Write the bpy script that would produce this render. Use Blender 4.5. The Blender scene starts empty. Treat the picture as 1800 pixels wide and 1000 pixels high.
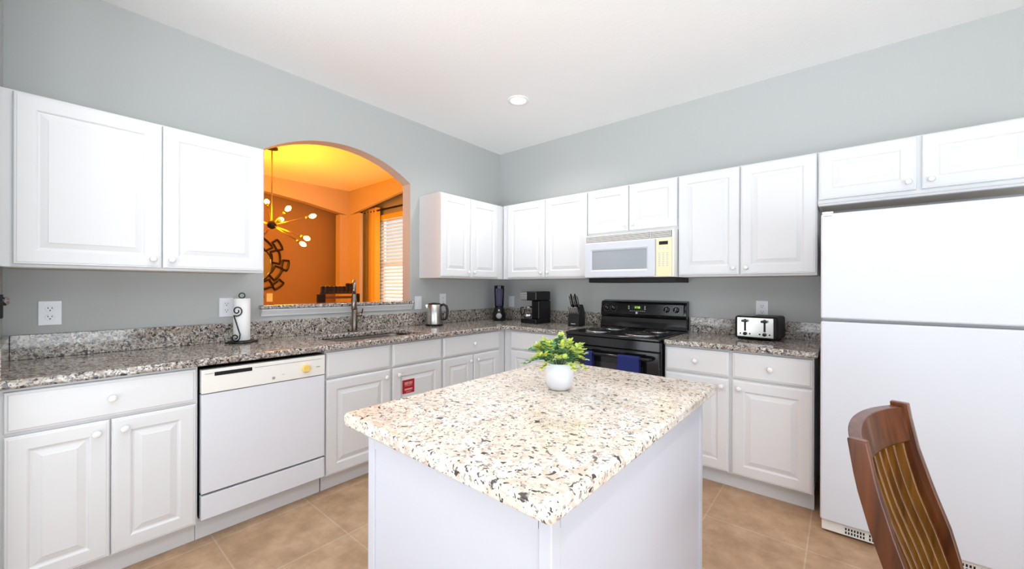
import bpy, bmesh, math, random
from mathutils import Vector, Matrix
PI = math.pi
random.seed(7)
S = bpy.context.scene
COL = S.collection

# ------------------------------------------------------------------ camera
cd = bpy.data.cameras.new('camera')
cam = bpy.data.objects.new('camera', cd); COL.objects.link(cam)
CAM = Vector((3.0724, -3.4262, 1.2858)); YAW = 0.6942
cam.matrix_world = Matrix.Translation(CAM) @ Matrix.Rotation(YAW, 4, 'Z') @ Matrix.Rotation(PI/2, 4, 'X') @ Matrix.Rotation(0.0032, 4, 'Z')
cd.sensor_width = 36; cd.lens = 693.28/1800*36
cd.shift_x = -3.95/1800; cd.shift_y = 4.35/1800
cd.clip_start = 0.05
S.camera = cam

# ------------------------------------------------------------------ world, light, exposure
S.view_settings.view_transform = 'Standard'; S.view_settings.look = 'None'
S.view_settings.gamma = 1; S.view_settings.use_curve_mapping = False
S.view_settings.exposure = 0.73
w = bpy.data.worlds.new('world'); S.world = w; w.use_nodes = True
nt = w.node_tree; bg = nt.nodes['Background']          # dim sky; lower half brightened as added fill for the ceiling
tc = nt.nodes.new('ShaderNodeTexCoord'); sx = nt.nodes.new('ShaderNodeSeparateXYZ'); nt.links.new(tc.outputs['Generated'], sx.inputs[0])
rp = nt.nodes.new('ShaderNodeValToRGB'); e = rp.color_ramp.elements
GROUND_FILL, SKY = 3.0, 0.42
e[0].position = 0.47; e[0].color = (0.87, 0.945, 1.0, 1); e[1].position = 0.53; e[1].color = (SKY/GROUND_FILL*0.9, SKY/GROUND_FILL*0.96, SKY/GROUND_FILL*1.06, 1)
mr = nt.nodes.new('ShaderNodeMapRange'); mr.inputs[1].default_value = -1; mr.inputs[2].default_value = 1
nt.links.new(sx.outputs[2], mr.inputs[0]); nt.links.new(mr.outputs[0], rp.inputs[0]); nt.links.new(rp.outputs[0], bg.inputs[0])
bg.inputs[1].default_value = GROUND_FILL

def area(name, loc, rot, sx, sy, power, col):
    l = bpy.data.lights.new(name, 'AREA'); l.shape = 'RECTANGLE'; l.size = sx; l.size_y = sy
    l.energy = power; l.color = col
    o = bpy.data.objects.new(name, l); o.location = loc; o.rotation_euler = rot; COL.objects.link(o)
    return o
# fill lamps added unseen behind and right of the camera, standing in for daylight
area('rear_fill', (2.6, -5.2, 1.1), (PI/2+1.0, 0, 0), 4.5, 2.2, 5, (0.88, 0.95, 1.0))
area('right_fill', (5.6, -3.6, 0.85), (PI/2+0.05, 0, PI/2), 4.0, 1.6, 26, (0.88, 0.95, 1.0))

# ------------------------------------------------------------------ materials
def mat(name, col, rough=0.5, metal=0.0, spec=0.5, bump=None, coat=0.0, var=None):
    m = bpy.data.materials.new(name); m.use_nodes = True
    nt = m.node_tree; b = nt.nodes['Principled BSDF']
    b.inputs['Base Color'].default_value = (*col, 1); b.inputs['Roughness'].default_value = rough
    b.inputs['Metallic'].default_value = metal; b.inputs['Specular IOR Level'].default_value = spec
    b.inputs['Coat Weight'].default_value = coat
    tc = nt.nodes.new('ShaderNodeTexCoord')
    if var:                                   # (scale, other colour)
        n = nt.nodes.new('ShaderNodeTexNoise'); n.inputs['Scale'].default_value = var[0]; n.inputs['Detail'].default_value = 4
        nt.links.new(tc.outputs['Object'], n.inputs['Vector'])
        mx = nt.nodes.new('ShaderNodeMix'); mx.data_type = 'RGBA'
        mx.inputs[6].default_value = (*col, 1); mx.inputs[7].default_value = (*var[1], 1)
        nt.links.new(n.outputs[0], mx.inputs[0]); nt.links.new(mx.outputs[2], b.inputs['Base Color'])
    if bump:                                  # (scale, strength)
        n = nt.nodes.new('ShaderNodeTexNoise'); n.inputs['Scale'].default_value = bump[0]; n.inputs['Detail'].default_value = 3
        nt.links.new(tc.outputs['Object'], n.inputs['Vector'])
        bp = nt.nodes.new('ShaderNodeBump'); bp.inputs['Strength'].default_value = bump[1]; bp.inputs['Distance'].default_value = 0.002
        nt.links.new(n.outputs[0], bp.inputs['Height']); nt.links.new(bp.outputs[0], b.inputs['Normal'])
    return m

def granite(name, light, light2, tan, grey, dark, cov, scale=1.0, rough=0.08):
    """cov: noise thresholds (tan, grey, dark, fine dark)"""
    m = mat(name, light, rough); nt = m.node_tree; b = nt.nodes['Principled BSDF']; L = nt.links
    tc = nt.nodes.new('ShaderNodeTexCoord')
    def noise(sc, off, det=2.0, dist=0.0):
        mp = nt.nodes.new('ShaderNodeMapping'); mp.inputs['Location'].default_value = (off, off*1.7, off*0.6)
        L.new(tc.outputs['Object'], mp.inputs[0])
        n = nt.nodes.new('ShaderNodeTexNoise'); n.inputs['Scale'].default_value = sc*scale; n.inputs['Detail'].default_value = det
        n.inputs['Distortion'].default_value = dist; L.new(mp.outputs[0], n.inputs['Vector']); return n.outputs[0]
    def below(src, th, soft=0.02):
        r = nt.nodes.new('ShaderNodeMapRange'); r.inputs[1].default_value = th-soft; r.inputs[2].default_value = th+soft
        r.inputs[3].default_value = 1; r.inputs[4].default_value = 0; L.new(src, r.inputs[0]); return r.outputs[0]
    def mix(f, a, bb):
        x = nt.nodes.new('ShaderNodeMix'); x.data_type = 'RGBA'; L.new(f, x.inputs[0])
        for s_, v in ((6, a), (7, bb)):
            if isinstance(v, tuple): x.inputs[s_].default_value = (*v, 1)
            else: L.new(v, x.inputs[s_])
        return x.outputs[2]
    c = mix(below(noise(9, 3, 4), 0.5, 0.08), light, light2)
    c = mix(below(noise(42, 11, 2, 0.3), cov[0], 0.05), c, tan)
    c = mix(below(noise(85, 23, 2, 0.4), cov[1], 0.03), c, grey)
    c = mix(below(noise(60, 37, 1.5, 0.6), cov[2], 0.018), c, dark)
    c = mix(below(noise(125, 51, 1.0, 0.5), cov[3], 0.02), c, tuple(x*1.6 for x in dark))
    L.new(c, b.inputs['Base Color'])
    return m

def wood(name, c1, c2, rough=0.3):
    m = mat(name, c1, rough, spec=0.35, coat=0.2); nt = m.node_tree; b = nt.nodes['Principled BSDF']; L = nt.links
    tc = nt.nodes.new('ShaderNodeTexCoord'); mp = nt.nodes.new('ShaderNodeMapping'); mp.inputs['Scale'].default_value = (30, 30, 2.5)
    L.new(tc.outputs['Object'], mp.inputs[0])
    n = nt.nodes.new('ShaderNodeTexNoise'); n.inputs['Scale'].default_value = 1.4; n.inputs['Detail'].default_value = 6; n.inputs['Distortion'].default_value = 0.6
    L.new(mp.outputs[0], n.inputs['Vector'])
    r = nt.nodes.new('ShaderNodeValToRGB'); r.color_ramp.elements[0].position = .3; r.color_ramp.elements[1].position = .7
    r.color_ramp.elements[0].color = (*c1, 1); r.color_ramp.elements[1].color = (*c2, 1)
    L.new(n.outputs[0], r.inputs[0]); L.new(r.outputs[0], b.inputs['Base Color'])
    return m

def floor_mat():
    m = mat('floor tile', (0.5, 0.33, 0.2), 0.42); nt = m.node_tree; b = nt.nodes['Principled BSDF']; L = nt.links
    tc = nt.nodes.new('ShaderNodeTexCoord')
    mp = nt.nodes.new('ShaderNodeMapping'); mp.inputs['Location'].default_value = (0.28, 0.1, 0)
    L.new(tc.outputs['Object'], mp.inputs[0])
    br = nt.nodes.new('ShaderNodeTexBrick'); br.offset = 0; br.inputs['Scale'].default_value = 1
    br.inputs['Brick Width'].default_value = 0.46; br.inputs['Row Height'].default_value = 0.46
    br.inputs['Mortar Size'].default_value = 0.004; br.inputs['Mortar Smooth'].default_value = 0.4
    br.inputs['Color1'].default_value = (0.47, 0.315, 0.20, 1); br.inputs['Color2'].default_value = (0.51, 0.35, 0.22, 1)
    br.inputs['Mortar'].default_value = (0.56, 0.44, 0.32, 1)
    L.new(mp.outputs[0], br.inputs['Vector'])
    n = nt.nodes.new('ShaderNodeTexNoise'); n.inputs['Scale'].default_value = 5.5; n.inputs['Detail'].default_value = 8; n.inputs['Roughness'].default_value = 0.68
    L.new(tc.outputs['Object'], n.inputs['Vector'])
    r = nt.nodes.new('ShaderNodeValToRGB'); e = r.color_ramp.elements
    e[0].position = .35; e[0].color = (0.72, 0.66, 0.60, 1); e[1].position = .66; e[1].color = (1.12, 1.10, 1.08, 1)
    L.new(n.outputs[0], r.inputs[0])
    mx = nt.nodes.new('ShaderNodeMix'); mx.data_type = 'RGBA'; mx.blend_type = 'MULTIPLY'; mx.inputs[0].default_value = 1
    L.new(br.outputs[0], mx.inputs[6]); L.new(r.outputs[0], mx.inputs[7]); L.new(mx.outputs[2], b.inputs['Base Color'])
    bp = nt.nodes.new('ShaderNodeBump'); bp.inputs['Strength'].default_value = 0.3; bp.inputs['Distance'].default_value = 0.002
    L.new(n.outputs[0], bp.inputs['Height']); L.new(bp.outputs[0], b.inputs['Normal'])
    return m

def emis(name, col, st):
    m = bpy.data.materials.new(name); m.use_nodes = True; b = m.node_tree.nodes['Principled BSDF']
    b.inputs['Base Color'].default_value = (*col, 1); b.inputs['Emission Color'].default_value = (*col, 1)
    b.inputs['Emission Strength'].default_value = st
    return m

def glass(name, tint=(1, 1, 1), gloss=0.12):
    m = bpy.data.materials.new(name); m.use_nodes = True; nt = m.node_tree; nt.nodes.clear()
    o = nt.nodes.new('ShaderNodeOutputMaterial'); t = nt.nodes.new('ShaderNodeBsdfTransparent'); g = nt.nodes.new('ShaderNodeBsdfGlossy')
    t.inputs[0].default_value = (*tint, 1); g.inputs['Roughness'].default_value = 0.03
    lw = nt.nodes.new('ShaderNodeLayerWeight'); lw.inputs[0].default_value = gloss
    mx = nt.nodes.new('ShaderNodeMixShader'); nt.links.new(lw.outputs['Fresnel'], mx.inputs[0])
    nt.links.new(t.outputs[0], mx.inputs[1]); nt.links.new(g.outputs[0], mx.inputs[2]); nt.links.new(mx.outputs[0], o.inputs[0])
    return m

M = dict(
    wall=mat('grey wall paint', (0.475, 0.487, 0.478), 0.7, bump=(160, 0.25)),
    ceiling=mat('white textured ceiling', (0.965, 0.965, 0.965), 0.9, bump=(60, 0.5)),
    accent=mat('rust accent paint', (0.30, 0.185, 0.075), 0.7),
    dining=mat('dining wall paint', (0.56, 0.45, 0.30), 0.7, bump=(160, 0.2)),
    cab=mat('white cabinet enamel', (0.735, 0.74, 0.755), 0.32, bump=(40, 0.03)),
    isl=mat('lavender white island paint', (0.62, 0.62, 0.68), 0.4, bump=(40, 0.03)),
    dishw=mat('white dishwasher enamel', (0.75, 0.765, 0.82), 0.3, bump=(300, 0.08)),
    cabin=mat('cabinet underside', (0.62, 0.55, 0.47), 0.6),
    knob=mat('white ceramic', (0.84, 0.84, 0.84), 0.15, coat=0.5),
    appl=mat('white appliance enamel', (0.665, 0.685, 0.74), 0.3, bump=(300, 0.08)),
    appl2=mat('warm white plastic', (0.84, 0.82, 0.78), 0.35),
    cream=mat('yellowed cream plastic', (0.87, 0.78, 0.50), 0.4),
    grey=mat('grey plastic', (0.35, 0.35, 0.36), 0.4),
    lgrey=mat('pale grey plastic', (0.60, 0.61, 0.62), 0.35),
    mwglass=mat('microwave window', (0.36, 0.39, 0.42), 0.12),
    black=mat('black gloss', (0.008, 0.008, 0.009), 0.14, spec=0.35),
    blackm=mat('black matte', (0.011, 0.011, 0.011), 0.45, spec=0.25),
    enamel=mat('black enamel', (0.007, 0.007, 0.008), 0.10, spec=0.4),
    ovglass=mat('oven glass', (0.02, 0.016, 0.02), 0.06, spec=0.5),
    steel=mat('brushed steel', (0.62, 0.60, 0.57), 0.24, 1.0),
    chrome=mat('chrome', (0.75, 0.75, 0.76), 0.1, 1.0),
    bronze=mat('faucet bronze nickel', (0.27, 0.225, 0.19), 0.24, 1.0),
    sink=mat('sink steel', (0.17, 0.145, 0.125), 0.3, 1.0),
    iron=mat('dark wrought iron', (0.03, 0.028, 0.027), 0.4, 0.6),
    paper=mat('paper towel', (0.88, 0.88, 0.88), 0.9, bump=(120, 0.6)),
    blue=mat('royal blue cloth', (0.005, 0.015, 0.13), 0.85, bump=(350, 0.8)),
    pot=mat('white ceramic pot', (0.84, 0.84, 0.90), 0.35),
    leafa=mat('deep green leaf', (0.03, 0.17, 0.07), 0.5, var=(20, (0.09, 0.30, 0.10))),
    leafb=mat('yellow green leaf', (0.42, 0.58, 0.07), 0.5, var=(20, (0.62, 0.68, 0.16))),
    leafc=mat('blue green leaf', (0.10, 0.32, 0.20), 0.5, var=(20, (0.22, 0.45, 0.26))),
    stem=mat('plant stem', (0.10, 0.16, 0.06), 0.6),
    wood=wood('dark cherry wood', (0.045, 0.011, 0.003), (0.15, 0.041, 0.008)),
    slat=wood('amber wood slat', (0.09, 0.032, 0.006), (0.24, 0.10, 0.016), 0.25),
    darkwood=wood('espresso wood', (0.008, 0.005, 0.004), (0.02, 0.01, 0.008)),
    rail=mat('red brown rail', (0.16, 0.05, 0.02), 0.4),
    red=mat('red sticker', (0.42, 0.01, 0.02), 0.5),
    pink=mat('sticker print', (0.85, 0.45, 0.45), 0.5),
    gold=mat('gold sticker', (0.85, 0.60, 0.16), 0.35),
    brass=mat('aged brass', (0.45, 0.30, 0.10), 0.3, 1.0),
    mirror=mat('mirror glass', (0.9, 0.9, 0.9), 0.02, 1.0),
    curtain=mat('gold curtain cloth', (0.90, 0.62, 0.12), 0.8, bump=(200, 0.3)),
    blind=mat('white blind', (0.85, 0.83, 0.80), 0.5),
    bulb=emis('bulb glow', (1.0, 0.62, 0.14), 7),
    lamp=emis('ceiling light lens', (1.0, 1.0, 1.0), 3.0),
    lcd=emis('green display', (0.55, 0.85, 0.10), 0.8),
    glass=glass('clear glass'), bglass=glass('tinted jar plastic', (0.78, 0.78, 0.90), 0.3), smoke=glass('smoked lid', (0.12, 0.12, 0.2), 0.2),
    wire=mat('white plastic plate', (0.80, 0.82, 0.86), 0.3),
    floor=floor_mat(),
    granite=granite('perimeter granite', (0.66, 0.62, 0.58), (0.52, 0.47, 0.41), (0.40, 0.33, 0.27), (0.22, 0.20, 0.19), (0.045, 0.04, 0.042), (0.50, 0.455, 0.395, 0.37)),
    granite2=granite('island granite', (0.80, 0.76, 0.70), (0.76, 0.68, 0.58), (0.68, 0.56, 0.46), (0.40, 0.34, 0.30), (0.075, 0.06, 0.055), (0.44, 0.385, 0.342, 0.325)),
)

# ------------------------------------------------------------------ mesh helpers
def quadbox(bm, x0, x1, y0, y1, z0, z1):
    v = [bm.verts.new(p) for p in ((x0,y0,z0),(x1,y0,z0),(x1,y1,z0),(x0,y1,z0),(x0,y0,z1),(x1,y0,z1),(x1,y1,z1),(x0,y1,z1))]
    for f in ((3,2,1,0),(4,5,6,7),(0,1,5,4),(1,2,6,5),(2,3,7,6),(3,0,4,7)):
        bm.faces.new([v[i] for i in f])
def lathe(bm, prof, c=(0,0,0), n=28, axis='z', cap=True):
    rings = []
    for r, h in prof:
        ring = []
        for i in range(n):
            a = 2*PI*i/n; u, v = r*math.cos(a), r*math.sin(a)
            p = {'z': (u, v, h), 'y': (u, h, v), 'x': (h, u, v)}[axis]
            ring.append(bm.verts.new((p[0]+c[0], p[1]+c[1], p[2]+c[2])))
        rings.append(ring)
    for a, b in zip(rings, rings[1:]):
        for i in range(n):
            j = (i+1) % n; bm.faces.new((a[i], a[j], b[j], b[i]))
    if cap:
        bm.faces.new(rings[0][::-1]); bm.faces.new(rings[-1])
def tube(bm, pts, r, n=10, closed=False):
    pts = [Vector(p) for p in pts]; N = len(pts); rings = []
    rad = r if isinstance(r, (list, tuple)) else [r]*N
    prev = None
    for i, p in enumerate(pts):
        if closed: t = pts[(i+1) % N]-pts[i-1]
        else: t = (pts[min(i+1, N-1)]-pts[max(i-1, 0)])
        t.normalize()
        if prev is None:
            a = Vector((0, 0, 1)) if abs(t.z) < .9 else Vector((1, 0, 0))
            u = t.cross(a).normalized()
        else:
            u = (prev-t*prev.dot(t)).normalized()
        prev = u; v = t.cross(u)
        rings.append([bm.verts.new(p+(u*math.cos(2*PI*k/n)+v*math.sin(2*PI*k/n))*rad[i]) for k in range(n)])
    pr = list(zip(rings, rings[1:]))
    if closed: pr.append((rings[-1], rings[0]))
    for a, b in pr:
        for k in range(n):
            j = (k+1) % n; bm.faces.new((a[k], a[j], b[j], b[k]))
    if not closed:
        bm.faces.new(rings[0][::-1]); bm.faces.new(rings[-1])
def prism(bm, poly, lo, hi, axis='x'):
    """polygon (2D points) extruded along an axis: x -> (y,z), y -> (x,z), z -> (x,y)"""
    def P(a, b, h): return {'x': (h, a, b), 'y': (a, h, b), 'z': (a, b, h)}[axis]
    A = [bm.verts.new(P(a, b, lo)) for a, b in poly]; B = [bm.verts.new(P(a, b, hi)) for a, b in poly]
    bm.faces.new(A[::-1]); bm.faces.new(B)
    for i in range(len(poly)):
        j = (i+1) % len(poly); bm.faces.new((A[i], A[j], B[j], B[i]))
def sweep(bm, path, sec):
    """sections (list of 3D point lists) joined"""
    R = [[bm.verts.new(p) for p in s] for s in sec]
    for a, b in zip(R, R[1:]):
        n = len(a)
        for k in range(n):
            j = (k+1) % n; bm.faces.new((a[k], a[j], b[j], b[k]))
    bm.faces.new(R[0][::-1]); bm.faces.new(R[-1])
def obj(name, bm, m, parent=None, bevel=0, seg=2, smooth=None, loc=None, label=None):
    bmesh.ops.recalc_face_normals(bm, faces=bm.faces)
    me = bpy.data.meshes.new(name); bm.to_mesh(me); bm.free()
    for x in (m if isinstance(m, (list, tuple)) else [m]): me.materials.append(M[x])
    o = bpy.data.objects.new(name, me); COL.objects.link(o)
    if parent: o.parent = parent
    if loc: o.location = loc
    if smooth or bevel:
        for p in me.polygons: p.use_smooth = True
        if smooth is not True:
            a = math.radians(smooth or 35)
            b2 = bmesh.new(); b2.from_mesh(me)
            for e in b2.edges:
                if len(e.link_faces) == 2 and e.calc_face_angle(0) > a: e.smooth = False
            b2.to_mesh(me); b2.free()
    if bevel:
        md = o.modifiers.new('bevel', 'BEVEL'); md.width = bevel; md.segments = seg; md.limit_method = 'ANGLE'; md.angle_limit = math.radians(40)
        md.harden_normals = True
        for e in me.edges: e.use_edge_sharp = False
    if label: o['label'] = label
    return o
def box(name, a, m, parent=None, bevel=0.002, **k):
    bm = bmesh.new(); quadbox(bm, *a); return obj(name, bm, m, parent, bevel, **k)
def boxes(name, L, m, parent=None, bevel=0.0, **k):
    bm = bmesh.new()
    for a in L: quadbox(bm, *a)
    return obj(name, bm, m, parent, bevel, **k)
def pieces(name, L, m, parent, bevel=0.0):
    for a in L: box(name, a, m, parent, bevel)
def thing(name, label, cat, loc=(0,0,0), rz=0, group=None):
    o = bpy.data.objects.new(name, None); COL.objects.link(o); o.empty_display_size = 0.1
    o.location = loc; o.rotation_euler = (0, 0, rz); return tag(o, label, cat, group)
def tag(o, label, cat, group=None):
    o['label'] = label; o['category'] = cat
    if group: o['group'] = group
    return o
def struct(o): o['kind'] = 'structure'; return o
def cells(bm, shape, xs, ys, z0, z1):
    """union of grid cells as one closed slab; shape(cx, cy) -> bool"""
    vt = {}
    def V(i, j, z):
        if (i, j, z) not in vt: vt[(i, j, z)] = bm.verts.new((xs[i], ys[j], z))
        return vt[(i, j, z)]
    on = {(i, j) for i in range(len(xs)-1) for j in range(len(ys)-1) if shape((xs[i]+xs[i+1])/2, (ys[j]+ys[j+1])/2)}
    for i, j in on:
        bm.faces.new((V(i,j,z1), V(i+1,j,z1), V(i+1,j+1,z1), V(i,j+1,z1)))
        bm.faces.new((V(i,j+1,z0), V(i+1,j+1,z0), V(i+1,j,z0), V(i,j,z0)))
        for di, dj, a, b in ((-1,0,(i,j+1),(i,j)), (1,0,(i+1,j),(i+1,j+1)), (0,-1,(i,j),(i+1,j)), (0,1,(i+1,j+1),(i,j+1))):
            if (i+di, j+dj) not in on:
                bm.faces.new((V(*a,z0), V(*b,z0), V(*b,z1), V(*a,z1)))

# ------------------------------------------------------------------ dimensions
H = 2.8256          # ceiling
YC = -3.542         # near end wall
CT, CB = 0.925, 0.889   # countertop top and underside
BS = 1.045          # backsplash top
ZB, ZT = 1.367, 2.138   # wall cabinets
OY0, OY1 = -2.44, -1.24  # pass-through opening
SILL = 1.155

# ------------------------------------------------------------------ setting
struct(box('floor', (-4.2, 5.4, -5.1, 1.2, -0.1, 0), 'floor', bevel=0))
bm = bmesh.new(); quadbox(bm, -0.06, 5.4, -5.1, 0.14, H, H+0.1)
ceil = struct(obj('ceiling', bm, 'ceiling'))
bm = bmesh.new(); quadbox(bm, -4.2, -0.06, -5, 1.2, H, H+0.1)
struct(obj('ceiling', bm, 'ceiling'))
# left wall with the arched pass-through
arc = []
yc = (OY0+OY1)/2; hs = 0.185; half = (OY1-OY0)/2; R = (half*half+hs*hs)/(2*hs); zc = 2.235+hs-R
for i in range(33):
    y = OY1-(OY1-OY0)*i/32; arc.append((y, zc+math.sqrt(R*R-(y-yc)**2)))
bm = bmesh.new()
quadbox(bm, -0.12, 0, YC-0.12, OY0, 0, H); quadbox(bm, -0.12, 0, OY1, 0.12, 0, H); quadbox(bm, -0.12, 0, OY0, OY1, 0, 1.125)
for (ya, za), (yb, zb) in zip(arc, arc[1:]):
    prism(bm, [(ya, za), (ya, H), (yb, H), (yb, zb)], -0.12, 0)
struct(obj('wall_left', bm, 'wall'))
struct(box('wall_back', (0, 5.4, 0, 0.12, 0, H), 'wall', bevel=0))
struct(box('wall_near', (-0.12, 0.72, YC-0.12, YC, 0, H), 'wall', bevel=0))
struct(box('wall_rear_blocker', (3.9, 5.4, -5.1, -5.0, 0, H), 'wall', bevel=0)).name = 'wall_rear'  # unseen wall piece, added to cut the light reaching the refrigerator
struct(box('wall_right_blocker', (5.3, 5.4, -2.0, 0, 0, H), 'wall', bevel=0))  # also added out of view, to dim the right end of the kitchen
struct(box('wall_left_rear', (-0.12, 0, -5.0, YC-0.1205, 0, H), 'wall', bevel=0)).name = 'wall_left'
# ceiling light (recessed)
def can(x, y, label, power=28):
    t = thing('recessed_light', label, 'ceiling light', (x, y, H))
    bm = bmesh.new(); lathe(bm, [(0.062, -0.001), (0.062, -0.006), (0.066, -0.008), (0.086, -0.006), (0.088, -0.0005)], cap=False); obj('trim_ring', bm, 'ceiling', t, smooth=True)
    bm = bmesh.new(); lathe(bm, [(0.0615, -0.0045), (0.03, -0.006), (0.004, -0.0065)]); obj('lens', bm, 'lamp', t, smooth=True)
    l = bpy.data.lights.new('recessed_lamp', 'SPOT'); l.energy = power; l.spot_size = math.radians(150); l.spot_blend = 0.8; l.shadow_soft_size = 0.06; l.color = (1, 0.985, 0.96)
    o = bpy.data.objects.new('recessed_lamp', l); o.location = (0, 0, -0.03); o.parent = t; COL.objects.link(o)
can(1.014, -0.909, 'small round recessed light glowing white in the kitchen ceiling')
can(3.6, -2.4, 'added unseen recessed light over the walkway before the refrigerator', 18)  # this and the next two lamps are added out of view to brighten the kitchen
can(1.35, -2.9, 'added unseen recessed light over the walkway before the dishwasher', 18)
can(3.6, -3.9, 'added unseen recessed light behind the wooden chair', 18)

# dining room beyond the pass-through
XW, YW = -3.08, -0.23
bm = bmesh.new()    # far side: header with sloping underside, pillar
prism(bm, [(YW, H), (YW, 2.43), (-0.377, 2.455), (-0.871, 2.541), (-1.415, 2.604), (-2.3, 2.66), (-5, 2.66), (-5, H)], XW-0.14, XW)
quadbox(bm, XW-0.14, XW, -0.377, YW, 0, 2.435)
struct(obj('wall_far_header', bm, 'dining')).name = 'wall_far'
bm = bmesh.new()
prism(bm, [(XW-0.14, H), (XW-0.14, 2.43), (XW, 2.435), (-2.336, 2.525), (-1.608, 2.606), (-0.12, 2.63), (-0.12, H)], YW, YW+0.05, 'y')
quadbox(bm, XW-0.14, -2.737, YW, YW+0.05, 0, 2.44)
struct(obj('wall_bay', bm, 'dining'))
struct(box('wall_accent', (-3.46, -3.36, -5, YW+0.14, 0, H), 'accent', bevel=0))
struct(box('wall_rear', (-3.46, -0.12, -5.1, -5, 0, H), 'dining', bevel=0))
WX0, WX1, WZ0, WZ1 = -2.74, -1.55, 0.85, 2.44
YQ = 0.14
bm = bmesh.new()
quadbox(bm, -4.0, WX0, YQ, YQ+0.1, 0, H); quadbox(bm, WX1, -0.12, YQ, YQ+0.1, 0, H)
quadbox(bm, WX0, WX1, YQ, YQ+0.1, 0, WZ0); quadbox(bm, WX0, WX1, YQ, YQ+0.1, WZ1, H)
struct(obj('wall_window_side', bm, 'wall')).name = 'wall_window'
struct(box('wall_bay_return', (-3.46, -3.36, YW+0.14, YQ, 0, H), 'wall', bevel=0)).name = 'wall_return'
f = struct(boxes('window_1', [(WX0, WX0+0.04, YQ+0.03, YQ+0.07, WZ0, WZ1), (WX1-0.04, WX1, YQ+0.03, YQ+0.07, WZ0, WZ1),
          (WX0+0.04, WX1-0.04, YQ+0.03, YQ+0.07, WZ0, WZ0+0.04), (WX0+0.04, WX1-0.04, YQ+0.03, YQ+0.07, WZ1-0.04, WZ1), (WX0+0.04, WX1-0.04, YQ+0.03, YQ+0.07, 1.62, 1.66)], 'cab'))
box('pane', (WX0+0.04, WX1-0.04, YQ+0.048, YQ+0.052, WZ0+0.04, WZ1-0.04), 'glass', f, bevel=0)
# sill ledge and its apron
t = tag(box('granite_ledge', (-0.16, 0.045, OY0-0.03, OY1+0.02, 1.128, SILL), 'granite', bevel=0.008), 'speckled granite ledge across the bottom of the arched pass-through', 'ledge')
bm = bmesh.new()
prism(bm, [(0.001, 1.078), (0.012, 1.078), (0.014, 1.088), (0.022, 1.1), (0.034, 1.118), (0.034, 1.127), (0.001, 1.127)], OY0-0.02, OY1+0.01, 'y')
struct(obj('trim_1', bm, 'cab', smooth=30))

# window blind, rod, curtain
t = thing('window_blind', 'white slatted blind lowered over the dining room window', 'blind', (WX0, YQ, 0))
bm = bmesh.new()
nz = 27
for i in range(nz):
    z = WZ0+0.05+i*(WZ1-0.10-WZ0-0.05)/(nz-1)
    prism(bm, [(-0.044, z-0.018), (-0.010, z+0.016), (-0.008, z+0.019), (-0.042, z-0.015)], 0.015, WX1-WX0-0.015)
obj('slats', bm, 'blind', t)
box('valance', (0.005, WX1-WX0-0.005, -0.055, -0.006, WZ1-0.075, WZ1-0.005), 'curtain', t)
t = thing('curtain_rod', 'black curtain rod with ball ends above the dining window', 'curtain rod', (-3.13, 0, 0))
bm = bmesh.new(); tube(bm, [(0.0, 0.02, 2.50), (1.7, 0.02, 2.50)], 0.013); obj('rod', bm, 'blackm', t, smooth=True)
bm = bmesh.new(); lathe(bm, [(0.004, -0.05), (0.028, -0.04), (0.034, -0.018), (0.024, 0.003)], (0, 0.02, 2.50), axis='x'); obj('finial', bm, 'blackm', t, smooth=True)
pieces('bracket', [(0.22, 0.235, 0.02, YQ, 2.485, 2.50), (0.20, 0.255, YQ-0.008, YQ-0.001, 2.45, 2.54)], 'blackm', t)
t = thing('curtain', 'gold grommet curtain panel gathered left of the dining window', 'curtain', (-3.09, 0.02, 0))
bm = bmesh.new(); A = []; B = []
for i in range(61):
    s = i/60; x = s*0.46; y = 0.034*math.cos(s*5*2*PI)
    A.append((x, y)); B.append((x, y+0.003))
prism(bm, A+B[::-1], 0.03, 2.55, 'z')
obj('panel', bm, 'curtain', t, smooth=60)
for x in (0.046, 0.138, 0.230, 0.322, 0.414):
    bm = bmesh.new(); tube(bm, [(x, 0.019*math.cos(a), 2.48+0.019*math.sin(a)) for a in [2*PI*k/16 for k in range(16)]], 0.004, 6, True); obj('grommet', bm, 'steel', t, smooth=True)

# ------------------------------------------------------------------ cabinets
def door_bm(w, h, t=0.02, drawer=False):
    """routed slab, local x 0..w, z 0..h, front at y=-t, back at y=0"""
    bm = bmesh.new()
    if drawer: L = [(0, 0), (0, t-0.007), (0.003, t-0.004), (0.009, t-0.003), (0.013, t)]
    else:
        fw = min(0.062, w*0.2, h*0.22)
        L = [(0, 0), (0, t-0.006), (0.004, t-0.002), (0.009, t-0.0015), (0.012, t), (fw, t), (fw+0.004, t-0.002), (fw+0.008, t-0.006), (fw+0.014, t-0.007), (fw+0.036, t-0.0015), (fw+0.039, t)]
    rings = []
    for i, d in L:
        rings.append([bm.verts.new(p) for p in ((i, -d, i), (w-i, -d, i), (w-i, -d, h-i), (i, -d, h-i))])
    for a, b in zip(rings, rings[1:]):
        for k in range(4):
            j = (k+1) % 4; bm.faces.new((a[k], a[j], b[j], b[k]))
    bm.faces.new(rings[0][::-1]); bm.faces.new(rings[-1])
    return bm
KN = None
def knob(parent, x, z, t=0.02):
    global KN
    if KN is None:
        bm = bmesh.new(); lathe(bm, [(0.005, 0), (0.006, -0.010), (0.012, -0.014), (0.0155, -0.019), (0.014, -0.025), (0.007, -0.028)], axis='y', n=20)
        KN = obj('knob', bm, 'knob', parent, smooth=True); KN.location = (x, -t, z); return KN
    o = KN.copy(); COL.objects.link(o); o.parent = parent; o.location = (x, -t, z); return o
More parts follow.
